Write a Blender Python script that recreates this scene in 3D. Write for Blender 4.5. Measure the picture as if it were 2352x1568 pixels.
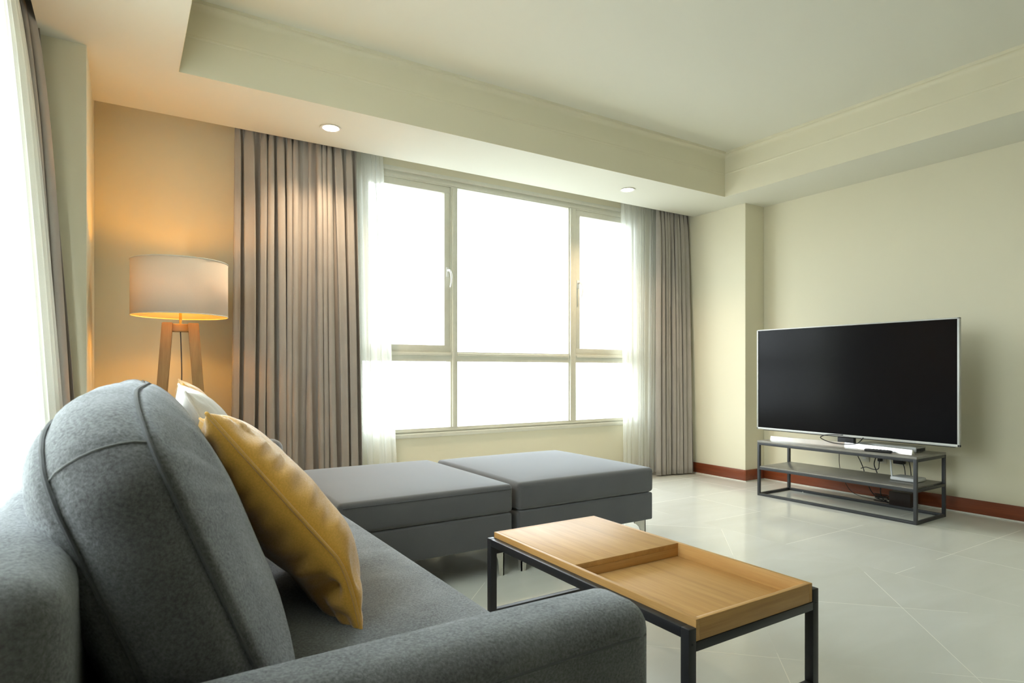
import bpy, bmesh, math, random
from mathutils import Vector, Matrix, noise
PI = math.pi
for o in list(bpy.data.objects): bpy.data.objects.remove(o)
S = bpy.context.scene
COL = S.collection

# ------------------------------------------------------------------ camera, sky, exposure
FPX, YAW, HOR = 1411.0, 32.3, 851.0
cam_d = bpy.data.cameras.new('camera'); cam = bpy.data.objects.new('camera', cam_d); COL.objects.link(cam)
cam.location = (0, 0, 1.0); cam.rotation_euler = (PI/2, 0, -math.radians(YAW))
cam_d.sensor_fit = 'HORIZONTAL'; cam_d.sensor_width = 36.0; cam_d.lens = 36.0*FPX/2352
cam_d.shift_y = (HOR-784)/2352; cam_d.clip_start = 0.02
cam_d.dof.use_dof = True; cam_d.dof.focus_distance = 3.6; cam_d.dof.aperture_fstop = 11.0
S.camera = cam
S.view_settings.view_transform = 'Standard'; S.view_settings.look = 'None'
S.view_settings.exposure = 2.66; S.view_settings.gamma = 1.0; S.view_settings.use_curve_mapping = False
SKY = 3.6
W = bpy.data.worlds.new('world'); S.world = W; W.use_nodes = True
bg = W.node_tree.nodes['Background']; bg.inputs[0].default_value = (0.93, 0.995, 1.07, 1)
wt = W.node_tree; wtc = wt.nodes.new('ShaderNodeTexCoord'); wsx = wt.nodes.new('ShaderNodeSeparateXYZ'); wmr = wt.nodes.new('ShaderNodeMapRange')
wmr.inputs['From Min'].default_value = -0.12; wmr.inputs['From Max'].default_value = 0.10      # hazy ground below an overcast sky
wmr.inputs['To Min'].default_value = SKY*0.26; wmr.inputs['To Max'].default_value = SKY
wt.links.new(wtc.outputs['Generated'], wsx.inputs[0]); wt.links.new(wsx.outputs[2], wmr.inputs[0]); 
wmx = wt.nodes.new('ShaderNodeMapRange'); wmx.inputs['From Min'].default_value = -0.15; wmx.inputs['From Max'].default_value = 0.55   # overcast, brighter on the side behind the camera
wmx.inputs['To Min'].default_value = 1.5; wmx.inputs['To Max'].default_value = 0.36
wmu = wt.nodes.new('ShaderNodeMath'); wmu.operation = 'MULTIPLY'
wt.links.new(wsx.outputs[1], wmx.inputs[0]); wt.links.new(wmr.outputs[0], wmu.inputs[0]); wt.links.new(wmx.outputs[0], wmu.inputs[1]); wt.links.new(wmu.outputs[0], bg.inputs[1])
def portal(loc, rot, sx, sy):
    l = bpy.data.lights.new('window_portal', 'AREA'); l.shape = 'RECTANGLE'; l.size = sx; l.size_y = sy
    l.cycles.is_portal = True
    o = bpy.data.objects.new('window_portal', l); COL.objects.link(o); o.location = loc; o.rotation_euler = rot
portal((2.8, 4.60, 1.5), (-PI/2, 0, 0), 2.8, 2.05)
portal((-0.80, 1.525, 1.45), (0, -PI/2, 0), 2.0, 2.15)

# ------------------------------------------------------------------ constants of the room
H, HT = 2.512, 2.885              # soffit and tray ceiling heights
YW, YS = 4.36, 4.155              # window wall, soffit edge in front of the curtain pocket
XR, XL, YB = 5.01, -0.53, -4.6    # TV wall, left wall, wall behind the camera
PRX, PRY = 4.742, 3.56            # right pillar
PLX, PLY = -0.145, 3.47           # left pillar
XSL = -0.32                       # soffit edge at the left curtain pocket

# ------------------------------------------------------------------ mesh helpers
class MB:
    def __init__(s): s.bm = bmesh.new()
    def add(s, t):
        m = bpy.data.meshes.new('tmp'); t.to_mesh(m); t.free(); s.bm.from_mesh(m); bpy.data.meshes.remove(m); return s
    def box(s, x0, x1, y0, y1, z0, z1, bev=0.0, seg=2, rot=None, tr=None):
        t = bmesh.new(); bmesh.ops.create_cube(t, size=1)
        for v in t.verts:
            v.co = Vector(((x0+x1)/2+v.co.x*(x1-x0), (y0+y1)/2+v.co.y*(y1-y0), (z0+z1)/2+v.co.z*(z1-z0)))
        if bev: bmesh.ops.bevel(t, geom=t.edges[:], offset=bev, segments=seg, profile=0.5, affect='EDGES')
        if rot: bmesh.ops.transform(t, matrix=rot, verts=t.verts)
        return s.add(t)
    def quad(s, *p):
        s.bm.faces.new([s.bm.verts.new(q) for q in p]); return s
    def tube(s, pts, r, n=8, closed=False, smooth=0):
        P = [Vector(p) for p in pts]
        if smooth: P = crom(P, smooth, closed)
        N = len(P); rings = []; up = None
        for i, p in enumerate(P):
            a = P[(i-1) % N] if (closed or i > 0) else p; b = P[(i+1) % N] if (closed or i < N-1) else p
            d = (b-a)
            if d.length < 1e-9: d = Vector((0, 0, 1))
            d.normalize()
            if up is None: up = d.orthogonal().normalized()
            up = (up - d*up.dot(d))
            up = up.normalized() if up.length > 1e-6 else d.orthogonal().normalized()
            w = d.cross(up); rr = r(i/(N-1)) if callable(r) else r
            rings.append([s.bm.verts.new(p+(up*math.cos(2*PI*k/n)+w*math.sin(2*PI*k/n))*rr) for k in range(n)])
        for i in range(N if closed else N-1):
            A, B = rings[i], rings[(i+1) % N]
            for k in range(n): s.bm.faces.new((A[k], A[(k+1) % n], B[(k+1) % n], B[k]))
        if not closed: s.bm.faces.new(rings[0][::-1]); s.bm.faces.new(rings[-1])
        return s
    def lathe(s, prof, c=(0, 0), n=32, cap=True):
        R = [[s.bm.verts.new((c[0]+r*math.cos(2*PI*k/n), c[1]+r*math.sin(2*PI*k/n), z)) for k in range(n)] for r, z in prof]
        for A, B in zip(R, R[1:]):
            for k in range(n): s.bm.faces.new((A[k], A[(k+1) % n], B[(k+1) % n], B[k]))
        if cap: s.bm.faces.new(R[0][::-1]); s.bm.faces.new(R[-1])
        return s
    def prism(s, pts, vec):
        v = Vector(vec); A = [s.bm.verts.new(p) for p in pts]; B = [s.bm.verts.new(Vector(p)+v) for p in pts]; n = len(A)
        s.bm.faces.new(A[::-1]); s.bm.faces.new(B)
        for k in range(n): s.bm.faces.new((A[k], A[(k+1) % n], B[(k+1) % n], B[k]))
        return s
    def grid(s, f, nu, nv, cu=False):
        V = [[s.bm.verts.new(f(i/nu, j/nv)) for j in range(nv+1)] for i in range(nu if cu else nu+1)]
        for i in range(nu):
            for j in range(nv):
                a, b = V[i], V[(i+1) % len(V)]
                s.bm.faces.new((a[j], b[j], b[j+1], a[j+1]))
        return s
    def build(s, name, mat, parent=None, ang=35, merge=0):
        if merge: bmesh.ops.remove_doubles(s.bm, verts=s.bm.verts, dist=merge)
        bmesh.ops.recalc_face_normals(s.bm, faces=s.bm.faces)
        m = bpy.data.meshes.new(name); s.bm.to_mesh(m); s.bm.free()
        m.shade_smooth(); m.set_sharp_from_angle(angle=math.radians(ang))
        m.materials.append(mat); o = bpy.data.objects.new(name, m); COL.objects.link(o)
        if parent: o.parent = parent
        return o
def crom(P, k, closed=False):
    out = []; N = len(P)
    for i in range(N if closed else N-1):
        g = (lambda j: P[j % N]) if closed else (lambda j: P[max(0, min(N-1, j))])
        a, b, c, d = g(i-1), g(i), g(i+1), g(i+2)
        for q in range(k):
            t = q/k
            out.append(0.5*((2*b)+(c-a)*t+(2*a-5*b+4*c-d)*t*t+(3*b-a-3*c+d)*t**3))
    if not closed: out.append(P[-1])
    return out
def tag(o, label, cat, group=None):
    o['label'] = label; o['category'] = cat
    if group: o['group'] = group
    return o
def thing(name, label, cat, loc=(0, 0, 0), rz=0, group=None):
    o = bpy.data.objects.new(name, None); COL.objects.link(o); o.location = loc; o.rotation_euler = (0, 0, rz)
    o.empty_display_size = 0.1
    return tag(o, label, cat, group)
def struct(o, label=None):
    o['kind'] = 'structure'
    if label: o['label'] = label
    return o
def copy_tree(o, parent=None):
    c = o.copy(); COL.objects.link(c); c.parent = parent
    for ch in list(o.children): copy_tree(ch, c)
    return c

# ------------------------------------------------------------------ materials
class NT:
    def __init__(s, name):
        s.m = bpy.data.materials.new(name); s.m.use_nodes = True; s.t = s.m.node_tree
        s.b = s.t.nodes['Principled BSDF']; s.out = s.t.nodes['Material Output']
    def n(s, typ, **kw):
        x = s.t.nodes.new(typ)
        for k, v in kw.items():
            if k in x.inputs: x.inputs[k].default_value = v
            else: setattr(x, k, v)
        return x
    def l(s, a, b): s.t.links.new(a, b)
    def coords(s, scale=(1, 1, 1), rot=(0, 0, 0), loc=(0, 0, 0), src='Object'):
        tc = s.n('ShaderNodeTexCoord'); mp = s.n('ShaderNodeMapping')
        mp.inputs['Scale'].default_value = scale; mp.inputs['Rotation'].default_value = rot; mp.inputs['Location'].default_value = loc
        s.l(tc.outputs[src], mp.inputs['Vector']); return mp.outputs[0]
    def ramp(s, fac, stops):
        r = s.n('ShaderNodeValToRGB'); e = r.color_ramp.elements
        while len(e) < len(stops): e.new(0.5)
        for q, (p, c) in zip(e, stops): q.position = p; q.color = (*c, 1)
        s.l(fac, r.inputs[0]); return r.outputs[0]
    def math(s, op, a, b=None, c=None):
        x = s.n('ShaderNodeMath', operation=op)
        for i, q in enumerate((a, b, c)):
            if q is None: continue
            if isinstance(q, (int, float)): x.inputs[i].default_value = q
            else: s.l(q, x.inputs[i])
        return x.outputs[0]
    def bump(s, h, strength, dist=0.002):
        b = s.n('ShaderNodeBump', Strength=strength, Distance=dist); s.l(h, b.inputs['Height']); s.l(b.outputs[0], s.b.inputs['Normal'])
def plain(name, c, rough=0.5, metal=0.0, spec=0.5, **kw):
    t = NT(name); b = t.b; b.inputs['Roughness'].default_value = rough
    b.inputs['Metallic'].default_value = metal; b.inputs['Specular IOR Level'].default_value = spec
    nz = t.n('ShaderNodeTexNoise', Scale=kw.get('ns', 30.0), Detail=3.0); t.l(t.coords(), nz.inputs['Vector'])
    v = kw.get('var', 0.06)
    t.l(t.ramp(nz.outputs[0], [(0.3, tuple(x*(1-v) for x in c)), (0.7, tuple(min(1, x*(1+v)) for x in c))]), b.inputs['Base Color'])
    return t.m
def paint(name, c):
    t = NT(name); t.b.inputs['Roughness'].default_value = 0.75; t.b.inputs['Specular IOR Level'].default_value = 0.25
    t.b.inputs['Base Color'].default_value = (*c, 1)
    n1 = t.n('ShaderNodeTexNoise', Scale=160.0, Detail=3.0); t.l(t.coords(), n1.inputs['Vector']); t.bump(n1.outputs[0], 0.12, 0.001)
    return t.m
def fabric(name, c, s=520.0, var=0.35, sheen=0.3, bump=0.5, rough=0.9, fine=1500.0, tint=(1, 1, 1)):
    t = NT(name); b = t.b; b.inputs['Roughness'].default_value = rough; b.inputs['Specular IOR Level'].default_value = 0.15
    b.inputs['Sheen Weight'].default_value = sheen; b.inputs['Sheen Roughness'].default_value = 0.62 if sheen < .8 or sheen == 1.0 else 0.5; b.inputs['Sheen Tint'].default_value = (*tint, 1)
    co = t.coords()
    n1 = t.n('ShaderNodeTexNoise', Scale=s, Detail=4.0, Roughness=0.7); t.l(co, n1.inputs['Vector'])
    n2 = t.n('ShaderNodeTexNoise', Scale=fine, Detail=2.0); t.l(co, n2.inputs['Vector'])
    n3 = t.n('ShaderNodeTexNoise', Scale=7.0, Detail=3.0); t.l(co, n3.inputs['Vector'])
    f = t.math('MULTIPLY_ADD', n1.outputs[0], 0.7, t.math('MULTIPLY', n3.outputs[0], 0.3))
    if sheen > .7: t.l(t.math('MULTIPLY', t.math('MINIMUM', t.math('MAXIMUM', t.math('MULTIPLY_ADD', f, 2.6, -0.5), 0.35), 1.2), sheen), b.inputs['Sheen Weight'])
    t.l(t.ramp(f, [(0.32, tuple(x*(1-var) for x in c)), (0.68, tuple(min(1, x*(1+var)) for x in c))]), b.inputs['Base Color'])
    t.bump(t.math('ADD', n1.outputs[0], n2.outputs[0]), bump, 0.0012)
    return t.m
def wood(name, c0, c1, c2, rough=0.35, axis=1, sc=1.0, coat=0.0):
    t = NT(name); sv = [26*sc, 26*sc, 26*sc]; sv[axis] = 1.6*sc
    co = t.coords(tuple(sv)); n1 = t.n('ShaderNodeTexNoise', Scale=1.0, Detail=6.0, Roughness=0.6, Distortion=0.4); t.l(co, n1.inputs['Vector'])
    sv2 = [300*sc]*3; sv2[axis] = 9*sc
    n2 = t.n('ShaderNodeTexNoise', Scale=1.0, Detail=2.0); t.l(t.coords(tuple(sv2)), n2.inputs['Vector'])
    f = t.math('MULTIPLY_ADD', n1.outputs[0], 0.7, t.math('MULTIPLY', n2.outputs[0], 0.3))
    t.l(t.ramp(f, [(0.3, c0), (0.5, c1), (0.72, c2)]), t.b.inputs['Base Color'])
    t.b.inputs['Specular IOR Level'].default_value = 0.5; t.b.inputs['Roughness'].default_value = rough; t.b.inputs['Coat Weight'].default_value = coat
    t.bump(n2.outputs[0], 0.12, 0.0006)
    return t.m
def emit(name, c, s):
    t = NT(name); t.b.inputs['Base Color'].default_value = (*c, 1); t.b.inputs['Emission Color'].default_value = (*c, 1)
    t.b.inputs['Emission Strength'].default_value = s; return t.m
def cloth_trans(name, c, transp, transl, weave=900.0):
    t = NT(name); t.t.nodes.remove(t.b)
    d = t.n('ShaderNodeBsdfDiffuse', Color=(*c, 1)); r = t.n('ShaderNodeBsdfTranslucent', Color=(*c, 1)); q = t.n('ShaderNodeBsdfTransparent')
    m1 = t.n('ShaderNodeMixShader', Fac=transl); t.l(d.outputs[0], m1.inputs[1]); t.l(r.outputs[0], m1.inputs[2])
    m2 = t.n('ShaderNodeMixShader'); t.l(m1.outputs[0], m2.inputs[1]); t.l(q.outputs[0], m2.inputs[2])
    n1 = t.n('ShaderNodeTexNoise', Scale=weave, Detail=2.0); t.l(t.coords((1, 1, 0.2)), n1.inputs['Vector'])
    t.l(t.math('MULTIPLY_ADD', n1.outputs[0], 0.16, transp-0.08), m2.inputs[0]); t.l(m2.outputs[0], t.out.inputs[0])
    return t.m
def glass(name):
    t = NT(name); t.t.nodes.remove(t.b)
    q = t.n('ShaderNodeBsdfTransparent', Color=(0.97, 0.99, 0.98, 1)); g = t.n('ShaderNodeBsdfGlossy', Roughness=0.02)
    fr = t.n('ShaderNodeFresnel', IOR=1.75); m = t.n('ShaderNodeMixShader'); ge = t.n('ShaderNodeNewGeometry')       # thin pane: reflect on the entry face only
    t.l(t.math('MULTIPLY', fr.outputs[0], t.math('SUBTRACT', 1.0, ge.outputs['Backfacing'])), m.inputs[0])
    t.l(q.outputs[0], m.inputs[1]); t.l(g.outputs[0], m.inputs[2]); t.l(m.outputs[0], t.out.inputs[0]); return t.m
def tile(name, diag):
    t = NT(name); tc = t.n('ShaderNodeTexCoord'); sp = t.n('ShaderNodeSeparateXYZ'); t.l(tc.outputs['Object'], sp.inputs[0])
    x, y = sp.outputs[0], sp.outputs[1]
    if diag:
        k = math.sqrt(0.5)
        a = t.math('ADD', t.math('MULTIPLY', t.math('ADD', x, y), k), -2.29+60); b = t.math('ADD', t.math('MULTIPLY', t.math('SUBTRACT', y, x), k), 0.437+60)
    else:
        a = t.math('ADD', x, -3.215+60); b = t.math('ADD', y, -1.55+60)
    def edge(q):
        f = t.math('FRACT', t.math('DIVIDE', q, 0.6)); return t.math('MULTIPLY', t.math('MINIMUM', f, t.math('SUBTRACT', 1.0, f)), 0.6)
    e = t.math('MINIMUM', edge(a), edge(b)); g0 = t.math('LESS_THAN', e, 0.0015)
    gn = t.n('ShaderNodeTexNoise', Scale=1.3, Detail=2.0); t.l(tc.outputs['Object'], gn.inputs['Vector'])
    gm = t.n('ShaderNodeMapRange'); gm.inputs['From Min'].default_value = 0.42; gm.inputs['From Max'].default_value = 0.60; gm.inputs['To Min'].default_value = 0.12
    t.l(gn.outputs[0], gm.inputs[0]); g = t.math('MULTIPLY', g0, gm.outputs[0])
    cv = t.n('ShaderNodeCombineXYZ'); t.l(t.math('FLOOR', t.math('DIVIDE', a, 0.6)), cv.inputs[0]); t.l(t.math('FLOOR', t.math('DIVIDE', b, 0.6)), cv.inputs[1])
    wn = t.n('ShaderNodeTexWhiteNoise'); t.l(cv.outputs[0], wn.inputs['Vector'])
    mp = t.n('ShaderNodeMapping'); mp.inputs['Scale'].default_value = (1.0, 3.2, 1); t.l(tc.outputs['Object'], mp.inputs['Vector']); t.l(wn.outputs['Color'], mp.inputs['Location'])
    n1 = t.n('ShaderNodeTexNoise', Scale=1.6, Detail=5.0, Roughness=0.55, Distortion=0.8); t.l(mp.outputs[0], n1.inputs['Vector'])
    f = t.math('MULTIPLY_ADD', n1.outputs[0], 0.8, t.math('MULTIPLY', wn.outputs['Value'], 0.2))
    c = t.ramp(f, [(0.25, (0.69, 0.705, 0.64)), (0.75, (0.77, 0.79, 0.74))])
    mx = t.n('ShaderNodeMix', data_type='RGBA'); t.l(g, mx.inputs[0]); t.l(c, mx.inputs[6]); mx.inputs[7].default_value = (0.85, 0.84, 0.76, 1)
    t.l(mx.outputs[2], t.b.inputs['Base Color'])
    t.l(t.math('MULTIPLY_ADD', g, 0.5, 0.13), t.b.inputs['Roughness'])
    t.b.inputs['Specular IOR Level'].default_value = 0.4
    return t.m

WALLC = (0.80, 0.755, 0.575)
M = dict(
    wall=paint('wall_paint', WALLC), ceil=paint('ceiling_paint', (0.81, 0.80, 0.69)),
    tile_d=tile('diagonal_tile', True), tile_s=tile('border_tile', False),
    base=wood('baseboard_wood', (0.16, 0.035, 0.012), (0.22, 0.052, 0.018), (0.28, 0.075, 0.027), 0.3, axis=1),
    caulk=plain('caulk', (0.75, 0.73, 0.65)), frame=plain('window_frame_paint', (0.72, 0.71, 0.60), 0.4, var=0.02),
    glass=glass('window_glass'), handle=plain('handle_white', (0.85, 0.85, 0.82), 0.3, var=0.02),
    drape=fabric('drape_fabric', (0.385, 0.352, 0.312), s=700, var=0.12, sheen=0.15, bump=0.2),
    sheer=cloth_trans('sheer_fabric', (0.93, 0.94, 0.90), 0.36, 0.5),
    sofa=fabric('sofa_fabric', (0.078, 0.074, 0.070), s=230, var=0.40, sheen=1.0, bump=0.8, tint=(.88, .94, 1)),
    seam=fabric('seam_thread', (0.075, 0.08, 0.085), var=0.2), stitch=fabric('stitch', (0.22, 0.23, 0.23), var=0.2),
    ott=fabric('ottoman_fabric', (0.082, 0.078, 0.075), s=600, var=0.2, sheen=0.55, bump=0.3, tint=(.88, .94, 1)),
    chrome=plain('brushed_steel', (0.72, 0.70, 0.65), 0.42, 0.75, var=0.05, ns=80),
    velvet=fabric('mustard_velvet', (0.86, 0.46, 0.065), s=260, var=0.14, sheen=0.9, bump=0.2),
    velvet_seam=fabric('mustard_piping', (0.82, 0.44, 0.065), s=300, var=0.14, sheen=0.5, bump=0.2),
    white=fabric('white_fabric', (0.74, 0.71, 0.65), s=300, var=0.06, sheen=0.2, bump=0.2),
    oak=wood('oak', (0.46, 0.245, 0.075), (0.58, 0.33, 0.11), (0.67, 0.41, 0.155), 0.52, axis=1, sc=0.9),
    oakx=wood('oak_cross', (0.46, 0.245, 0.075), (0.58, 0.33, 0.11), (0.67, 0.41, 0.155), 0.5, axis=0, sc=0.9),
    lampwood=wood('lamp_wood', (0.30, 0.165, 0.05), (0.40, 0.225, 0.07), (0.50, 0.30, 0.105), 0.45, axis=2),
    black=plain('black_powder_coat', (0.018, 0.019, 0.022), 0.42, var=0.1), dark=plain('charcoal_steel', (0.035, 0.038, 0.042), 0.45, var=0.1),
    grey_top=plain('grey_board', (0.26, 0.25, 0.22), 0.28, var=0.12, ns=14),
    screen=plain('tv_screen', (0.006, 0.006, 0.007), 0.2, spec=0.12, var=0.05), silver=plain('tv_silver', (0.52, 0.53, 0.51), 0.42, 0.35, var=0.03),
    mirror=plain('polished_aluminium', (0.72, 0.72, 0.70), 0.30, 0.9, var=0.03), rubber=plain('black_plastic', (0.016, 0.016, 0.018), 0.5, var=0.1),
    plast=plain('white_plastic', (0.78, 0.80, 0.80), 0.3, var=0.02), plate=plain('outlet_plate', (0.72, 0.70, 0.58), 0.35, var=0.02),
    brass=plain('brass', (0.75, 0.48, 0.12), 0.3, 1.0), shade=cloth_trans('lamp_shade_linen', (0.80, 0.72, 0.60), 0.0, 0.17, 700),
    ivory=plain('ivory_wire', (0.6, 0.58, 0.5), 0.5), bulb=emit('bulb_glow', (1.0, 0.41, 0.02), 32.0), led=emit('downlight_glow', (1.0, 0.9, 0.76), 7.0),
    ring=plain('downlight_trim', (0.85, 0.82, 0.74), 0.4, var=0.02), brown=plain('dark_brown_plastic', (0.03, 0.018, 0.014), 0.45))

# ------------------------------------------------------------------ room shell
def holed(axis, a0, a1, z0, z1, h, d0, d1):
    m = MB()
    def bx(p0, p1, q0, q1):
        if axis == 'x': m.box(p0, p1, d0, d1, q0, q1)
        else: m.box(d0, d1, p0, p1, q0, q1)
    bx(a0, h[0], z0, z1); bx(h[1], a1, z0, z1); bx(h[0], h[1], z0, h[2]); bx(h[0], h[1], h[3], z1)
    return m
WX0, WX1, WZ0, WZ1 = 1.42, 4.18, 0.516, 2.505
LY0, LY1 = 0.72, 2.42
fl = MB(); fl.quad((XL-.4, YB-.4, 0), (3.215, YB-.4, 0), (3.215, YW+.3, 0), (XL-.4, YW+.3, 0)); fl.quad((3.215, YB-.4, 0), (XR+.3, YB-.4, 0), (XR+.3, YW+.3, 0), (3.215, YW+.3, 0))
f_o = fl.build('floor', M['tile_d']); f_o.data.materials.append(M['tile_s']); f_o.data.polygons[1].material_index = 1; struct(f_o, 'polished cream floor tiles laid diagonally with a straight border')
if f_o.data.polygons[0].normal.z < 0: f_o.data.flip_normals()
struct(holed('x', XL-.3, XR+.3, 0, 3.05, (WX0, WX1, WZ0, WZ1), YW, YW+.22).build('wall_back', M['wall']))
struct(holed('y', YB, YW, 0, 3.05, (LY0, LY1, 0.5, 2.42), XL-.22, XL).build('wall_left', M['wall']))
struct(MB().box(XR, XR+.2, YB, YW, 0, 3.05).build('wall_right', M['wall']))
struct(MB().box(XL-.22, XR+.2, YB-.2, YB, 0, 3.05).build('wall_front', M['wall']))
struct(MB().box(XL+.001, PLX, PLY, YW-.001, 0, 2.66, .002, 1).build('wall_back_left', M['wall']))
struct(MB().box(PRX, XR-.001, PRY, YW-.001, 0, 2.66, .002, 1).build('wall_back_right', M['wall']))
TX0, TX1, TY0, TY1 = 0.235, 4.425, -1.6, 3.53
so = MB()
for r in ((XSL, TX0, YB, YS), (TX1, XR, YB, YS), (TX0, TX1, TY1, YS), (TX0, TX1, YB, TY0)):
    so.box(r[0], r[1], r[2], r[3], H, 2.66)
so.box(XL, XSL, YB, YW, 2.645, 2.66); so.box(XSL, XR, YS, YW, 2.645, 2.66)
struct(so.build('ceiling_soffit', M['ceil'], merge=1e-5), 'lowered ceiling border around the raised tray')
# crown moulding of the tray, swept round the recess
prof = [(0.0, H-.0005), (0.0015, H-.0005), (0.0015, 2.700), (0.006, 2.704), (0.006, 2.712), (0.004, 2.716), (0.004, 2.835)]
for k in range(1, 7):
    a = k/6*PI/2; prof.append((0.004+0.030*(1-math.cos(a)), 2.835+0.032*math.sin(a)))
prof += [(0.038, 2.867), (0.04, 2.886)]
cm = MB(); loops = []
for d, z in prof:
    loops.append([cm.bm.verts.new(p) for p in ((TX0+d, TY0+d, z), (TX1-d, TY0+d, z), (TX1-d, TY1-d, z), (TX0+d, TY1-d, z))])
for A, B in zip(loops, loops[1:]):
    for k in range(4): cm.bm.faces.new((A[k], A[(k+1) % 4], B[(k+1) % 4], B[k]))
struct(cm.build('trim_1', M['wall'], ang=25), 'stepped crown moulding of the ceiling tray')
struct(MB().box(TX0-.1, TX1+.1, TY0-.1, TY1+.1, HT, HT+.1).build('ceiling', M['ceil']))
struct(MB().box(XL-.3, XR+.3, YB-.3, YW+.3, 3.05, 3.15).build('ceiling_slab', M['ceil']))
# baseboards
def bboard(name, segs):
    b = MB(); c = MB()
    for x0, x1, y0, y1, ax in segs:
        b.box(x0, x1, y0, y1, 0.008, 0.104, .003, 2)
        e = .003; c.box(x0-(e if ax == 'y' else 0), x1+(e if ax == 'y' else 0), y0-(e if ax == 'x' else 0), y1, 0, 0.008)
    o = struct(b.build(name, M['base'])); c.build('caulk_line', M['caulk'], o); return o
bboard('baseboard_right', [(XR-.012, XR, YB, PRY, 'y'), (PRX-.012, XR-.012, PRY-.012, PRY, 'x'), (PRX-.012, PRX, PRY, YW, 'y')])
bboard('baseboard_back', [(PLX, PRX-.012, YW-.012, YW, 'x')])
bboard('baseboard_left', [(PLX, PLX+.012, PLY, YW-.012, 'y'), (XL, PLX+.012, PLY-.012, PLY, 'x')])

# window of the back wall
def window(name, x0, x1, z0, z1, mx, tz, place, sashes=True):
    fr = MB(); fw = 0.05; D0, D1 = 0.004, 0.085
    zz0, zz1 = z0+.04, z1-.055
    fr.box(x0, x1, D0, D1, z1-.055, z1); fr.box(x0, x1, D0, D1, z0, z0+.04)
    fr.box(x0-.02, x1+.02, -0.016, 0.03, z1-.006, z1+.024, .003); fr.box(x0, x1, -0.004, D0, z1-.045, z1-.03)
    fr.box(x0-.02, x1+.02, -0.018, 0.03, z0-.028, z0+.004, .004); fr.box(x0, x1, -0.006, D0, z0+.015, z0+.026)
    fr.box(x0, x0+fw, D0, D1, zz0, zz1); fr.box(x1-fw, x1, D0, D1, zz0, zz1)
    for a, b in mx:
        fr.box(a, b, D0, D1, zz0, zz1); fr.box(a+.012, a+.034, -.010, D0, zz0, zz1, .002, 1)
    xs = [x0+fw]+[q for p in mx for q in p]+[x1-fw]
    for i in range(0, len(xs), 2):
        fr.box(xs[i], xs[i+1], D0, D1, tz[0], tz[1]); fr.box(xs[i], xs[i+1], -.008, D0, tz[0]+.045, tz[1]-.012, .002, 1)
    W_ = struct(fr.build(name, M['frame'])); place(W_)
    for i in range(0, len(xs), 2):
        for lo in (True, False):
            a, b = xs[i]+.0005, xs[i+1]-.0005; q0, q1 = (zz0, tz[0]) if lo else (tz[1]+.0005, zz1-.0005)
            if not lo and sashes and i != 2:
                s = MB(); w = .05
                s.box(a, b, .012, .06, q0, q0+w, .001); s.box(a, b, .012, .06, q1-w, q1, .001)
                s.box(a, a+w, .012, .06, q0+w, q1-w, .001); s.box(b-w, b, .012, .06, q0+w, q1-w, .001)
                so_ = s.build('sash', M['frame'], W_)
                hx = (b-w/2) if i == 0 else (a+w/2); hz = 1.77
                h = MB(); h.box(hx-.012, hx+.012, .004, .013, hz-.03, hz+.045, .003)
                h.tube([(hx, .006, hz+.02), (hx+.002, -.03, hz+.015), (hx+.006, -.046, hz-.02), (hx+.008, -.046, hz-.07), (hx+.004, -.034, hz-.115)], lambda t: .009-.003*t, 8, smooth=6)
                h.build('handle', M['handle'], so_)
                MB().box(a+w-.01, b-w+.01, .036, .042, q0+w-.01, q1-w+.01).build('pane', M['glass'], so_)
            else:
                MB().box(a-.005, b+.005, .04, .046, q0-.005, q1+.005).build('pane', M['glass'], W_)
    return W_
def pl1(o): o.location = (0, YW, 0)
w1 = window('window_1', WX0, WX1, WZ0, WZ1, [(2.185, 2.245), (3.355, 3.44)], (1.073, 1.149), pl1)
w1['label'] = 'wide white six pane window with bright sky outside'
def pl2(o): o.location = (XL, 0, 0); o.rotation_euler = (0, 0, PI/2)
w2 = window('window_2', LY0, LY1, 0.5, 2.42, [(1.15, 1.21), (1.85, 1.91)], (1.073, 1.149), pl2, False); w2['label'] = 'window behind the sheer on the left wall'

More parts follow.
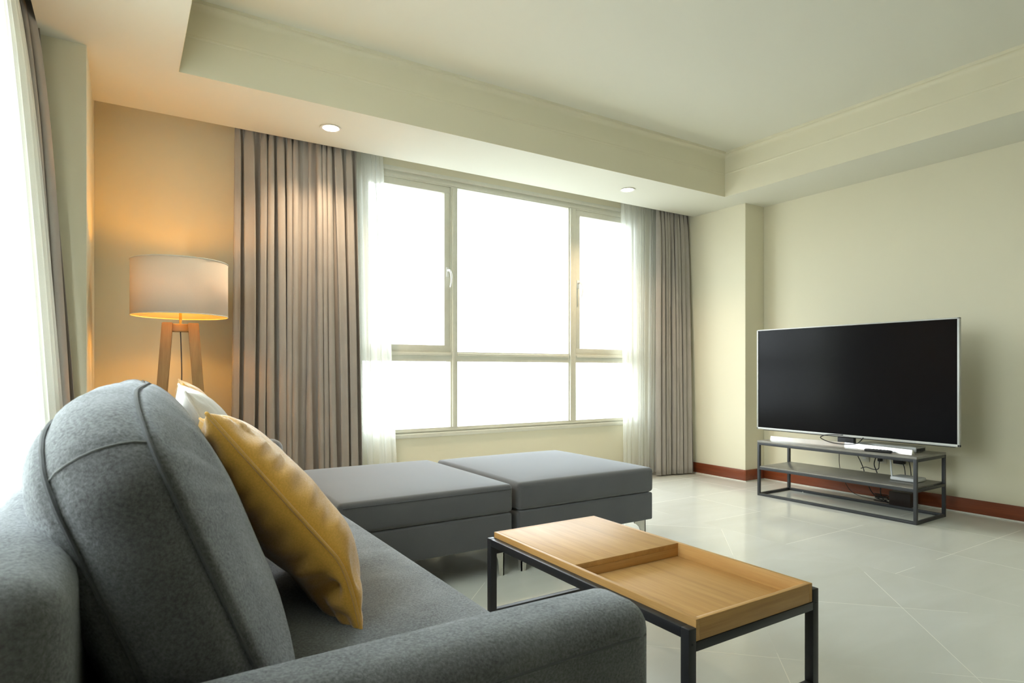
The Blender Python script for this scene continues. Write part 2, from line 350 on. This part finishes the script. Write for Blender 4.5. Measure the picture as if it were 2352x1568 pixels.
# ------------------------------------------------------------------ curtains
def curtain(name, label, cat, T0, T1, B0, B1, z0, z1, folds, amp, mat, seed, top_amp=0.45, fine=0.35, hem=True, head=0.09, lean=0.0, solid=0.002, jit=0.5, hemvar=0.0, flare=1.0, fp=1.0):
    rnd = random.Random(seed); ph = [rnd.uniform(0, 6.28) for _ in range(8)]
    A = [rnd.uniform(.6, 1.15) for _ in range(folds+2)]; sk = [rnd.uniform(-1, 1) for _ in range(folds+2)]
    T0, T1, B0, B1 = map(Vector, (T0, T1, B0, B1))
    def f(u, v):                       # u across, v from the hem up
        t = 1-v
        uu = u+jit/folds*(.5*math.sin(2*PI*u*2.3+ph[0])+.35*math.sin(2*PI*u*4.1+ph[1]+t*.9))*math.sin(PI*u)
        k = uu*folds; i = int(max(0, min(folds, math.floor(k)))); fr = k-math.floor(k); ww = fr*fr*(3-2*fr)
        a = A[i]*(1-ww)+A[i+1]*ww; s_ = sk[i]*(1-ww)+sk[i+1]*ww
        tf = min(1.0, t/flare)**fp; p0 = T0.lerp(B0, tf); p1 = T1.lerp(B1, tf); d = (p1-p0); L = d.length; d = d.normalized(); n = Vector((d.y, -d.x))
        g = top_amp+(1-top_amp)*min(1, (t*(z1-z0))/0.5)**.7
        phi = 2*PI*k+s_*.5*math.sin(PI*t*1.3+ph[2])
        w = math.sin(phi)+.28*math.sin(2*phi+ph[3]+s_)+.10*math.sin(3.1*phi+ph[4])
        hz = z0+(z1-z0)*v
        pinch = math.exp(-((z1-hz)/head)**2)
        dep = amp*a*g*w*(1-.45*pinch)+amp*fine*pinch*math.sin(phi*3.0+ph[5])
        lat = -.20*(L/folds)*math.sin(2*phi+.6)*(1-pinch*.5)
        q = p0+d*(L*u+lat)+n*dep
        dz = hemvar*(math.sin(2*PI*u*1.1+ph[6]))*t if hemvar else 0
        return Vector((q.x, q.y, hz+dz))
    m = MB(); m.grid(f, folds*18, 44)
    o = m.build(name, mat, ang=180)
    if solid:
        md = o.modifiers.new('thickness', 'SOLIDIFY'); md.thickness = solid; md.offset = 0
    tag(o, label, cat); return o
curtain('drape', 'taupe drape hanging beside the floor lamp', 'curtain', (.60, 4.215), (1.375, 4.215), (.57, 4.195), (1.42, 4.185), .02, 2.60, 12, .034, M['drape'], 4, jit=1.15, top_amp=.35, fine=.30, head=.11)
curtain('drape', 'narrow taupe drape gathered in the far right window corner', 'curtain', (4.29, 4.21), (4.725, 4.21), (4.27, 4.19), (4.67, 4.10), .012, 2.60, 8, .030, M['drape'], 11, jit=.9, top_amp=.35, fine=.30, head=.11)
curtain('drape', 'taupe drape bunched at the left edge of the photo', 'curtain', (-.47, 3.02), (-.335, 3.40), (-.36, 2.99), (-.192, 3.43), .02, 2.60, 5, .026, M['drape'], 7, flare=.72, fp=.62)
curtain('sheer_curtain', 'white sheer showing beside the wide taupe drape', 'sheer', (1.28, 4.30), (1.605, 4.30), (1.30, 4.29), (1.70, 4.26), .05, 2.60, 6, .016, M['sheer'], 21, solid=0)
curtain('sheer_curtain', 'white sheer between the window and the narrow right drape', 'sheer', (3.925, 4.30), (4.45, 4.29), (3.93, 4.27), (4.36, 4.25), .03, 2.60, 8, .016, M['sheer'], 23, solid=0)
curtain('sheer_curtain', 'pale sheer along the left wall behind the sofa', 'sheer', (-.42, -1.4), (-.385, 3.12), (-.36, -1.4), (-.215, 3.16), .03, 2.60, 34, .020, M['sheer'], 31, solid=0, flare=.75, fp=.7)
tr = MB(); tr.box(.5, 4.73, 4.20, 4.23, 2.605, 2.645); tr.box(.5, 4.73, 4.285, 4.312, 2.605, 2.645); struct(tr.build('trim_2', M['ring']), 'curtain tracks inside the ceiling pocket')
tr = MB(); tr.box(-.49, -.34, -1.5, 3.45, 2.605, 2.645); struct(tr.build('trim_3', M['ring']), 'curtain track inside the left ceiling pocket')

# ------------------------------------------------------------------ downlights
def downlight(x, y, label):
    t = thing('downlight', label, 'ceiling light', (x, y, H), 0, 'recessed downlights above the window')
    MB().lathe([(.058, 0), (.064, -.004), (.064, -.006), (.050, -.005), (.048, .0), (.048, -.001), (.058, -.001)], n=40, cap=False).build('trim_ring', M['ring'], t)
    MB().lathe([(.049, -.0035), (.0, -.0030)], n=40, cap=False).build('lens', M['led'], t)
    l = bpy.data.lights.new('downlight_beam', 'SPOT'); l.energy = 9; l.color = (1.0, .74, .50); l.spot_size = math.radians(125); l.spot_blend = .8; l.shadow_soft_size = .045
    o = bpy.data.objects.new('downlight_beam', l); COL.objects.link(o); o.parent = t; o.location = (0, 0, -.02)
downlight(1.09, 3.835, 'lit recessed downlight in front of the wide left drape')
downlight(3.556, 3.82, 'lit recessed downlight near the right ceiling corner')

# ------------------------------------------------------------------ floor lamp
lx, ly = .262, 3.80
lamp = thing('floor_lamp', 'wooden floor lamp with a lit cream drum shade in the corner', 'lamp', (lx, ly, 0), -math.atan2(lx, ly))
sh = MB(); sz0, sz1, sr = 1.297, 1.588, .236
sh.lathe([(sr, sz0), (sr, sz1)], n=64, cap=False); sho = sh.build('lamp_shade', M['shade'], lamp, ang=60)
md = sho.modifiers.new('t', 'SOLIDIFY'); md.thickness = .0015
for z in (sz0, sz1): MB().tube([(sr*math.cos(2*PI*k/64), sr*math.sin(2*PI*k/64), z) for k in range(64)], .0028, 6, closed=True).build('shade_rim', M['plate'], sho)
sp = MB()
for k in range(3):
    a = 2*PI*k/3+.5; sp.tube([(.012*math.cos(a), .012*math.sin(a), sz0+.05), (sr*.98*math.cos(a), sr*.98*math.sin(a), sz0+.006)], .0018, 6)
sp.tube([(.016*math.cos(2*PI*k/20), .016*math.sin(2*PI*k/20), sz0+.05) for k in range(20)], .002, 6, closed=True)
sp.build('shade_spider', M['ivory'], lamp)
MB().lathe([(.007, 1.215), (.007, 1.345), (.018, 1.345), (.018, 1.40), (.012, 1.405)], n=20).build('stem', M['brass'], lamp)
MB().lathe([(.012, 1.405), (.02, 1.42), (.03, 1.45), (.028, 1.475), (.015, 1.495), (.002, 1.5)], n=24).build('bulb', M['bulb'], lamp)
MB().box(-.05, .05, -.05, .05, 1.212, 1.252, .003).build('top_block', M['lampwood'], lamp)
for sx in (-1, 1):
    for sy in (-1, 1):
        g = MB(); w, d = .026, .013
        def sec(z): o = .062+(1.252-z)*.07; return [Vector((sx*o+a*w, sy*o*.75+b*d, z)) for a, b in ((-1, -1), (1, -1), (1, 1), (-1, 1))]
        A, B = sec(0), sec(1.258)
        va = [g.bm.verts.new(p) for p in A]; vb = [g.bm.verts.new(p) for p in B]
        g.bm.faces.new(va[::-1]); g.bm.faces.new(vb)
        for k in range(4): g.bm.faces.new((va[k], va[(k+1) % 4], vb[(k+1) % 4], vb[k]))
        bmesh.ops.bevel(g.bm, geom=g.bm.edges[:], offset=.003, segments=2, affect='EDGES')
        g.build('leg', M['lampwood'], lamp)
MB().tube([(0, 0, 1.213), (.004, 0, 1.1), (.006, .0, .95), (.0, .0, .7), (-.006, .01, .4), (0, .05, .05), (.05, .12, .006), (.12, .2, .005)], .003, 6, smooth=6).build('cord', M['brown'], lamp)

# ------------------------------------------------------------------ sofa
sofa = thing('sofa', 'long grey felt sofa with rounded arms in the foreground', 'sofa', (0.26, 2.15, 0))
def L(x, y, z): return (x-.26, y-2.15, z)
def lbox(m, x0, x1, y0, y1, z0, z1, b=0, s=3): return m.box(x0-.26, x1-.26, y0-2.15, y1-2.15, z0, z1, b, s)
SX0, SX1, SY0, SY1 = -.175, .735, .715, 3.60
def soft_box(x0, x1, y0, y1, z0, z1, b, crown=0.0, side=0.0, cuts=14):
    """rounded upholstery block: bevelled, subdivided and crowned"""
    t = bmesh.new(); bmesh.ops.create_cube(t, size=1)
    for v in t.verts: v.co = Vector(((x0+x1)/2+v.co.x*(x1-x0), (y0+y1)/2+v.co.y*(y1-y0), (z0+z1)/2+v.co.z*(z1-z0)))
    bmesh.ops.bevel(t, geom=t.edges[:], offset=b, segments=5, profile=.5, affect='EDGES')
    for ax in range(3):
        lo, hi = ((x0, x1), (y0, y1), (z0, z1))[ax]; n = max(2, min(cuts, int((hi-lo)/.06)))
        for k in range(1, n):
            c = [0, 0, 0]; c[ax] = lo+b+(hi-lo-2*b)*k/n; no = [0, 0, 0]; no[ax] = 1
            bmesh.ops.bisect_plane(t, geom=t.verts[:]+t.edges[:]+t.faces[:], plane_co=c, plane_no=no)
    for v in t.verts:
        u = max(-1, min(1, (v.co.x-(x0+x1)/2)/((x1-x0)/2))); w = max(-1, min(1, (v.co.y-(y0+y1)/2)/((y1-y0)/2))); h = (v.co.z-z0)/(z1-z0)
        cz = crown*(1-u**4)*(1-w**4)*max(0, h-.3)/.7
        s_ = side*math.sin(PI*max(0, min(1, h)))
        if abs(u) > .8: v.co.x += math.copysign(s_*(1-w**6), u)
        if abs(w) > .8: v.co.y += math.copysign(s_*(1-u**6), w)
        v.co.z += cz
    return t
def soft(name, mat, parent, *a, **k): return MB().add(soft_box(*a, **k)).build(name, mat, parent, ang=60)
b_ = MB(); lbox(b_, SX0+.02, SX1-.02, SY0+.04, SY1-.04, .13, .285, .015); b_.build('base', M['sofa'], sofa)
soft('seat', M['sofa'], sofa, -.05-.26, SX1+.005-.26, .86-2.15, 3.455-2.15, .285, .437, .03, crown=.012, side=.006)
soft('backrest', M['sofa'], sofa, SX0-.26, -.045-.26, SY0+.01-2.15, SY1-.01-2.15, .14, .80, .05, crown=.01)
for y0, y1, sgn in ((SY0, .855, -1), (3.46, SY1, 1)):
    a_ = soft('arm', M['sofa'], sofa, SX0+.01-.26, SX1-.26, y0-2.15, y1-2.15, .14, .625, .048, crown=.004)
    yo = (y0-.0005 if sgn < 0 else y1+.0005)
    xs_ = [SX0+.03+(SX1-.075-SX0-.03)*k/8 for k in range(9)]; e_ = -.0015*sgn
    P_ = [L(x, yo+e_, .578) for x in xs_]+[L(SX1-.05, yo+e_, .577), L(SX1-.025, yo+e_-sgn*.006, .575), L(SX1-.009, yo+e_-sgn*.022, .572), L(SX1-.001, yo+e_-sgn*.046, .571), L(SX1+.001, yo-sgn*.075, .571)]
    sm = MB(); sm.tube(P_, .0024, 6); sm.build('seam', M['seam'], a_)
for x in (SX0+.06, SX1-.06):
    for y in (SY0+.07, SY1-.07):
        g = MB(); g.lathe([(.016, 0), (.022, .135)], c=(x-.26, y-2.15), n=16); g.build('leg', M['chrome'], sofa)

# loose cushions: a box cushion with a gusset band, and knife-edged throw pillows
def rrect(w, h, r, n, crown=0.0):
    """closed outline, centred; returns points with the straight sides crowned outward"""
    segs = [((w/2-r, -h/2), (w/2-r, -h/2+r), -PI/2), ((w/2, h/2-r), (w/2-r, h/2-r), 0), ((-w/2+r, h/2), (-w/2+r, h/2-r), PI/2), ((-w/2, -h/2+r), (-w/2+r, -h/2+r), PI)]
    P = []
    for q in range(4):
        c = segs[q][1]; a0 = segs[q][2]
        for k in range(9): a = a0+PI/2*k/8; P.append(Vector((c[0]+r*math.cos(a), c[1]+r*math.sin(a))))
        nx = segs[(q+1) % 4]; b0 = P[-1]; c2 = nx[1]; a2 = nx[2]; e = Vector((c2[0]+r*math.cos(a2), c2[1]+r*math.sin(a2)))
        for k in range(1, n): P.append(b0.lerp(e, k/n))
    out = []
    for p in P:
        u, v = p.x/(w/2), p.y/(h/2)
        out.append(Vector((p.x*(1+.02*(1-v*v)), p.y+(crown*(1-abs(u)**6) if v > 0 else crown*.2*(1-u*u))*v)))
    return out
def back_cushion(label, w, h, g, bulge, M4, seed):
    o = thing('back_cushion', label, 'cushion', (0, 0, 0)); o.matrix_world = M4
    out = rrect(w, h, .035, 26, .078); N = len(out); m = MB(); rnd = random.Random(seed); off = Vector((rnd.uniform(0, 99), 0, 0))
    def P(p, k, z): return Vector((p.x*k, p.y*k, z))
    rings = []
    ks = [0, .12, .25, .38, .5, .6, .69, .77, .84, .9, .945, .975, .99]
    def bz(k, p):
        e = (1-k**2.6)**.62; wr = 0
        q = noise.noise(Vector((p.x*k*5, p.y*k*5, 1.3))+off)*.006*(1-k**4)
        ang = math.atan2(p.y/h, p.x/w)
        wr = .0045*math.sin(ang*46+4*noise.noise(Vector((p.x*7, p.y*7, 0))+off))*max(0, k-.55)*(1-k)*9
        return bulge*e+q+wr
    for k in ks: rings.append([P(p, k, g/2+bz(k, p)) for p in out])
    gus = []
    for j in range(0, 9):
        s_ = j/8; z = g/2-g*s_; bl = .022*(1-(2*s_-1)**2)+(-.004 if j in (0, 8) else 0)
        ring = []
        for i, p in enumerate(out):
            nrm = (out[(i+1) % N]-out[i-1]); nrm = Vector((nrm.y, -nrm.x)).normalized()
            top = 1 if p.y > h*.45 else .35
            wrk = .0075*top*noise.noise(Vector((p.x*26, p.y*26, z*5))+off)*(.35+.65*(1-(2*s_-1)**2))
            q = p+nrm*(bl+wrk); ring.append(Vector((q.x, q.y, z)))
        rings.append(ring); gus.append(ring)
    for k in ks[::-1]: rings.append([P(p, k, -g/2-bz(k, p)*1.45) for p in out])
    V = [[m.bm.verts.new(p) for p in r] for r in rings]
    for A, B in zip(V, V[1:]):
        for i in range(N): m.bm.faces.new((A[i], A[(i+1) % N], B[(i+1) % N], B[i]))
    m.build('cover', M['sofa'], o, ang=180, merge=1e-5)
    for z in (g/2, -g/2):
        s_ = MB(); s_.tube([(p.x*1.001, p.y*1.001, z) for p in out], .0030, 6, closed=True); s_.build('seam', M['seam'], o)
    st = MB()                                        # twin stitched joins across the band at the near top corner
    ci = max(range(N), key=lambda i: out[i].y-out[i].x)
    for dd in (0, .012):
        ln = []
        for j in range(9):
            q = gus[j][ci]; ln.append((q.x-.0008-dd*.25, q.y-dd, q.z))
        st.tube(ln, .0017, 6)
    st.build('stitching', M['stitch'], o)
    return o
def frame_m(origin, ex, ey):
    ex = Vector(ex).normalized(); ey = Vector(ey); ey = (ey-ex*ey.dot(ex)).normalized(); ez = ex.cross(ey)
    return Matrix(((ex.x, ey.x, ez.x, origin[0]), (ex.y, ey.y, ez.y, origin[1]), (ex.z, ey.z, ez.z, origin[2]), (0, 0, 0, 1)))
lean = math.radians(22)
upv = (-math.sin(lean), 0, math.cos(lean))
# local x runs along +Y (near end at -x), local y up the lean, local z = front
back_cushion('plump grey back cushion nearest the camera, leaning on the sofa back', 1.08, .47, .115, .070, frame_m((.098, 1.43, .658), (.06, 1, 0), upv), 3)
back_cushion('grey back cushion behind the nearest one, mostly hidden', 1.10, .47, .115, .070, frame_m((.125, 2.70, .648), (.02, 1, 0), upv), 8)

def pillow(label, s, T, mat, seam, M4, seed, wr=1.0, bend=0.0, front=1.0):
    o = thing('throw_pillow', label, 'pillow'); o.matrix_world = M4
    rnd = random.Random(seed); off = Vector((rnd.uniform(0, 50), rnd.uniform(0, 50), 0)); n = 56; hw = s/2
    def edge(u, v): return Vector((hw*u*(1-.085*(1-v*v)), hw*v*(1-.085*(1-u*u))))
    def bnd(p):
        q = max(0.0, -hw*.42-p.y); return Vector((p.x, p.y, p.z-bend*q*q*6/(1+3*q*6*.5)))
    def side(sg):
        def f(a, b):
            u, v = math.sin((a*2-1)*PI/2), math.sin((b*2-1)*PI/2); e = edge(u, v)
            th = T*max(0, (1-u**2)*(1-v**2))**.42
            d = 1-max(abs(u), abs(v)); tt = v if abs(u) > abs(v) else u
            side_id = (1 if abs(u) > abs(v) else 2)*(1 if (u if abs(u) > abs(v) else v) > 0 else -1)
            ph = tt*30+5*noise.noise(Vector((tt*2.2, side_id*3.1, sg*7))+off)
            w = math.sin(ph)*.0075*wr*math.exp(-((d-.13)/.22)**2)*(.45+1.1*abs(noise.noise(Vector((tt*3, side_id, sg))+off)))
            w -= .022*wr*math.exp(-((u+.9)/.16)**2-((v+.62)/.10)**2)-.012*wr*math.exp(-((u+.82)/.2)**2-((v+.42)/.09)**2)
            w += .006*wr*noise.noise(Vector((u*3, v*3, sg))+off)*min(1, d*4)
            return bnd(Vector((e.x, e.y, sg*(th*(front if sg > 0 else 1)+w*min(1, d*14)))))
        return f
    m = MB(); m.grid(side(1), n, n); m.grid(side(-1), n, n); m.build('cover', mat, o, ang=180, merge=2e-5)
    pts = []
    for k in range(160):
        q = k/40; i = int(q); t = math.sin(((q-i)*2-1)*PI/2)
        u, v = ((t, -1), (1, t), (-t, 1), (-1, -t))[i]; e = edge(u, v); pts.append(bnd(Vector((e.x*1.002, e.y*1.002, 0))))
    MB().tube(pts, .0042, 8, closed=True).build('piping', seam, o)
    return o
def pillow_frame(T, B, s, vdir=(0, 1, 0)):
    """T, B: near top and near bottom corners; the pillow runs along vdir from there"""
    T, B = Vector(T), Vector(B); up = (T-B).normalized(); v = Vector(vdir); v = (v-up*v.dot(up)).normalized()
    c = (T+B)/2+v*s/2; return frame_m(c, v, up)
pT, pE = Vector((.139, 1.35, .915)), Vector((.409, 1.30, .571)); pB = pE+(pE-pT).normalized()*.12; s1 = (pT-pB).length
pillow('mustard velvet pillow in front, piped edge facing the camera', s1, .108, M['velvet'], M['velvet_seam'], pillow_frame(pT, pB, s1, (.02, 1, -.02)), 5, 1.0, 1.0, .80)
pillow('white pillow tucked behind the front mustard pillow', .52, .080, M['white'], M['white'], pillow_frame((.142, 1.90, .941), (.388, 1.90, .484), .52, (.05, 1, 0)), 9, .6)
pillow('mustard pillow farthest back, only its pointed corner showing', .53, .080, M['velvet'], M['velvet_seam'], pillow_frame((.179, 2.46, .951), (.40, 2.46, .472), .53, (.05, 1, 0)), 13, .6)

# ------------------------------------------------------------------ ottomans
def bracket_leg(sx, sy):
    g = MB(); w, h, t = .085, .152, .006
    pr = [(0, 0), (.026, 0), (.030, .05), (.036, .085), (.048, .112), (.066, .128), (w, .136), (w, h), (0, h)]
    g.prism([(-sx*a, 0, z) for a, z in pr], (0, -sy*t, 0)); g.prism([(0, -sy*a, z) for a, z in pr], (-sx*t, 0, 0))
    return g
def ottoman(label, x0, x1, y0, y1, crown, side, group):
    cx, cy = (x0+x1)/2, (y0+y1)/2; o = thing('ottoman', label, 'ottoman', (cx, cy, 0), 0, group); a, b = (x1-x0)/2, (y1-y0)/2
    soft('base', M['ott'], o, -a+.004, a-.004, -b+.004, b-.004, .152, .306, .010)
    c = soft('cushion', M['ott'], o, -a, a, -b, b, .309, .447, .022, crown=crown, side=side)
    e = .0015; s_ = MB(); s_.tube([(-a+.02, -b-e, .425), (a-.02, -b-e, .425), (a-.006, -b+.006, .425), (a+e, -b+.02, .425), (a+e, b-.02, .425)], .0016, 6); s_.build('seam', M['seam'], c)
    for sx in (-1, 1):
        for sy in (-1, 1):
            l = bracket_leg(sx, sy).build('leg', M['chrome'], o); l.location = (sx*(a-.035), sy*(b-.03), 0)
ottoman('square grey ottoman touching the sofa seat', .748, 1.608, 2.53, 3.52, .008, .002, None)
ottoman('square grey ottoman with a puffier top, standing nearer the television', 1.642, 2.562, 2.535, 3.475, .018, .008, None)

# ------------------------------------------------------------------ coffee table
X0, X1, Y0, Y1 = 1.082, 1.590, .962, 1.875; ZT = .412
ct = thing('coffee_table', 'low coffee table, black metal frame and oak top with sunken tray', 'table', ((X0+X1)/2, (Y0+Y1)/2, 0)); ca, cb = (X1-X0)/2, (Y1-Y0)/2; q = .025
for sx in (-1, 1):
    for sy in (-1, 1):
        x0 = sx*ca-(q if sx > 0 else 0); y0 = sy*cb-(q if sy > 0 else 0)
        l = MB().box(x0, x0+q, y0, y0+q, 0, ZT, .0015).build('leg', M['black'], ct)
        bt = MB(); t = bmesh.new(); bmesh.ops.create_uvsphere(t, u_segments=12, v_segments=8, radius=.003)
        bmesh.ops.transform(t, matrix=Matrix.Translation((x0+q/2, sy*cb, ZT-.036)), verts=t.verts); bt.add(t); bt.build('bolt', M['rubber'], l)
fr = MB()
for sx in (-1, 1): x0 = sx*ca-(q if sx > 0 else 0); fr.box(x0, x0+q, -cb+q, cb-q, ZT-.025, ZT, .0015)
for sy in (-1, 1):
    y0 = sy*cb-(.022 if sy > 0 else 0); fr.box(-ca+q, ca-q, y0, y0+.022, ZT-.055, ZT-.033, .0015); fr.box(-ca+q, ca-q, y0, y0+.022, .14, .162, .0015)
fr.build('rails', M['black'], ct)
tx, ty0, ty1, zt, zb = ca-q-.001, -cb+.002, cb-.004, .43, .379
ymid = 1.425-(Y0+Y1)/2; w = .013
tb = MB(); tb.box(-tx+w, tx-w, ty0+w, ty1-w, zb, zb+.008, .0005)
tray = tb.build('tray_bottom', M['oak'], ct)
for nm, bx in (('side_panel', (-tx, -tx+w, ty0, ty1)), ('side_panel', (tx-w, tx, ty0, ty1))):
    MB().box(*bx, zb+.0005, zt, .0012).build(nm, M['oak'], ct)
for nm, bx in (('end_panel', (-tx+w, tx-w, ty0, ty0+w)), ('end_panel', (-tx+w, tx-w, ty1-w, ty1))):
    MB().box(*bx, zb+.0005, zt, .0012).build(nm, M['oakx'], ct)
MB().box(-tx+w, tx-w, ymid, ty1-w, zt-.016, zt+.0005, .0012).build('tabletop', M['oak'], ct)
MB().box(-tx+w, tx-w, ymid, ymid+.012, zb+.0085, zt-.016, .0012).build('divider', M['oakx'], ct)

# ------------------------------------------------------------------ media console
mc = thing('media_console', 'low open charcoal metal TV console with two grey boards', 'tv stand', (4.535, 2.545, 0), math.radians(1.2)); a, b, q = .215, .582, .020
def leg_c(sx, sy): x0 = sx*a-(q if sx > 0 else 0); y0 = sy*b-(q if sy > 0 else 0); return x0, y0
for sx in (-1, 1):
    for sy in (-1, 1):
        x0, y0 = leg_c(sx, sy); MB().box(x0, x0+q, y0, y0+q, 0, .425, .001).build('leg', M['dark'], mc)
rl = MB()
for z in (0, .208, .405):
    for sx in (-1, 1): x0, _ = leg_c(sx, 1); rl.box(x0, x0+q, -b+q, b-q, z+.0005, z+q, .001)
    for sy in (-1, 1): _, y0 = leg_c(1, sy); rl.box(-a+q, a-q, y0, y0+q, z+.0005, z+q, .001)
rl.build('rails', M['dark'], mc)
MB().box(-a, a, -b, b, .4255, .440, .001).build('top_board', M['grey_top'], mc)
MB().box(-a+.003, a-.003, -b+q, b-q, .2285, .237, .001).build('shelf', M['grey_top'], mc)
t = MB(); t.lathe([(.005, 0), (.005, .005)], c=(a-q-.006, .44), n=12); t.build('screw', M['chrome'], mc)
ZC = .440

# ------------------------------------------------------------------ television
XT = 4.475
tv = thing('television', 'large black flat television with silver bezel on the console', 'television', (XT, 2.505, ZC)); hb = .735; z0, z1 = .075, .898
bz = MB(); e = .013
bz.box(-.012, .014, -hb, hb, z0, z0+e+.004, .003); bz.box(-.012, .014, -hb, hb, z1-e*.7, z1, .003); bz.box(-.012, .014, -hb, -hb+e, z0, z1, .003); bz.box(-.012, .014, hb-e, hb, z0, z1, .003)
bz.build('bezel', M['silver'], tv)
MB().box(-.006, .012, -hb+.008, hb-.008, z0+.008, z1-.006).build('screen', M['screen'], tv)
MB().box(.0145, .045, -hb+.03, hb-.03, z0-.008, z1-.05, .012).build('back_shell', M['rubber'], tv)
MB().box(.005, .04, -.06, .06, .015, z0-.006, .004).build('neck', M['rubber'], tv)
def bar(p0, p1, wd, h):
    p0, p1 = Vector(p0), Vector(p1); d = (p1-p0).normalized(); n = Vector((-d.y, d.x, 0))*wd; up = Vector((0, 0, h))
    m = MB(); m.prism([p0, p0+n, p0+n*.8+up, p0+n*.42+up], p1-p0); bmesh.ops.bevel(m.bm, geom=m.bm.edges[:], offset=.0015, segments=2, affect='EDGES'); return m
def TL(x, y): return (x-XT, y-2.505, 0)
ft = MB(); ft = bar(TL(4.435, 3.075), TL(4.50, 2.505), -.035, .034); ft.build('foot_arm', M['mirror'], tv)
ft = bar(TL(4.50, 2.505), TL(4.445, 2.02), -.035, .034); ft.build('foot_arm', M['mirror'], tv)

# small things on and around the console
bx = thing('set_top_box', 'slim silver box lying behind the right foot of the television', 'media box', (4.64, 2.26, ZC))
MB().box(-.07, .07, -.19, .19, .002, .036, .003).build('body', M['silver'], bx)
rb = MB()
for k in range(6): rb.box(-.06+k*.02, -.052+k*.02, -.193, -.189, .006, .026)
rb.build('vents', M['rubber'], bx)
rc = thing('remote_control', 'black remote lying in front of the television foot', 'remote', (4.385, 2.225, ZC), math.radians(8))
MB().box(-.02, .02, -.085, .085, 0, .018, .008, 3).build('body', M['rubber'], rc)
bt = MB()
for k in range(5):
    for j in (-1, 1): bt.box(j*.009-.004, j*.009+.004, -.06+k*.022, -.052+k*.022, .0175, .0195, .001)
bt.build('buttons', M['dark'], rc)
def cable(label, pts, r=.0032, mat='rubber', name='cable', sm=8):
    return tag(MB().tube(pts, r, 6, smooth=sm).build(name, M[mat]), label, 'cable')
cable('black cable looped round the television neck', [(4.40+.04, 2.50, .53), (4.42, 2.60, .525), (4.42, 2.66, .50), (4.43, 2.60, .472), (4.43, 2.5, .466), (4.43, 2.40, .478), (4.44, 2.37, .505), (4.50, 2.37, .54)], .0035)
def outlet(label, y, z, kind):
    o = thing('wall_outlet', label, 'outlet', (XR, y, z), 0, 'wall outlets behind the console')
    MB().box(-.007, 0, -.037, .037, -.06, .06, .002).build('plate', M['plate'], o)
    if kind == 'socket':
        for dz in (.027, -.027):
            s_ = MB(); s_.box(-.010, -.006, -.018, .018, dz-.016, dz+.016, .002); so_ = s_.build('socket', M['plast'], o)
            h = MB()
            for dy in (-.007, .007): h.box(-.0108, -.0098, dy-.0013, dy+.0013, dz-.001, dz+.010)
            h.box(-.0108, -.0098, -.0025, .0025, dz-.011, dz-.006); h.build('slots', M['rubber'], so_)
    else:
        h = MB()
        for dz in (.035, .012, -.011, -.034): h.box(-.0085, -.0065, -.012, .012, dz-.005, dz+.005)
        h.build('ports', M['rubber' if kind == 'dark' else 'plast'], o)
    return o
outlet('cable port plate, leftmost of the three wall plates', 2.645, .335, 'ports')
outlet('outlet plate in the middle with one black plug', 2.515, .335, 'socket')
outlet('outlet plate on the right holding two stacked black adapters', 2.375, .335, 'socket')
def plug(label, y, z, w, h, d, name='power_plug'):
    return tag(MB().box(XR-.011-d, XR-.011, y-w/2, y+w/2, z-h/2, z+h/2, .006, 3).build(name, M['rubber']), label, 'plug')
plug('black plug in the middle outlet', 2.515, .308, .03, .03, .028)
plug('upper black adapter in the right outlet', 2.37, .365, .075, .034, .045, 'power_adapter')
plug('lower black adapter in the right outlet', 2.37, .313, .075, .04, .045, 'power_adapter')
xw = XR-.03
cable('black cable dropping from the middle plug to the shelf edge', [(XR-.035, 2.515, .300), (xw, 2.52, .27), (xw, 2.525, .235), (xw, 2.56, .225), (xw, 2.62, .235), (xw, 2.66, .22)], .003)
cable('brown cable hanging left of the wall plates', [(4.80, 2.74, .41), (4.82, 2.745, .34), (4.84, 2.755, .26), (4.86, 2.75, .18), (4.88, 2.70, .06), (4.88, 2.62, .02), (4.9, 2.5, .006)], .0025, 'brown')
cable('black cable hanging over the cable port plate', [(4.82, 2.60, .41), (4.83, 2.605, .345), (4.84, 2.59, .30), (4.84, 2.565, .24), (4.84, 2.545, .16), (4.85, 2.50, .06), (4.86, 2.42, .012), (4.86, 2.32, .008)], .0035)
cable('black cable hanging right of the middle plug', [(4.82, 2.47, .41), (4.83, 2.465, .36), (4.84, 2.485, .29), (4.84, 2.47, .24), (4.84, 2.44, .16), (4.85, 2.44, .06), (4.86, 2.40, .012), (4.88, 2.30, .01)], .0038)
cable('thin black cable arching down from the upper adapter', [(XR-.05, 2.34, .365), (4.93, 2.30, .36), (4.92, 2.275, .32), (4.91, 2.26, .26), (4.90, 2.25, .16), (4.90, 2.26, .09)], .003)
cable('thin black cable arching down from the lower adapter', [(XR-.05, 2.34, .312), (4.92, 2.315, .30), (4.91, 2.30, .26), (4.90, 2.29, .18), (4.90, 2.28, .09)], .003)
ro = thing('router', 'white router lying on the lower console shelf', 'router', (4.60, 2.135, .237))
MB().box(-.07, .07, -.085, .085, .002, .028, .008, 3).build('body', M['plast'], ro)
MB().tube([(-.055, .078, .02), (-.045, .088, .07), (-.035, .097, .135)], .0055, 8).build('antenna', M['plast'], ro)
ad = thing('power_brick', 'dark brown power box on the floor under the console', 'power box', (4.885, 2.30, 0))
MB().box(-.055, .055, -.075, .075, .0, .105, .006).build('body', M['brown'], ad)
cs = []
rnd = random.Random(3)
for k in range(16): cs.append((4.86+.035*math.cos(k*1.9)+rnd.uniform(-.01, .01), 2.44+.05*math.sin(k*1.9)+rnd.uniform(-.012, .012), .008+.004*k*.9))
cable('tangled black cable heap on the floor beside the power box', cs, .003, name='cable_heap')
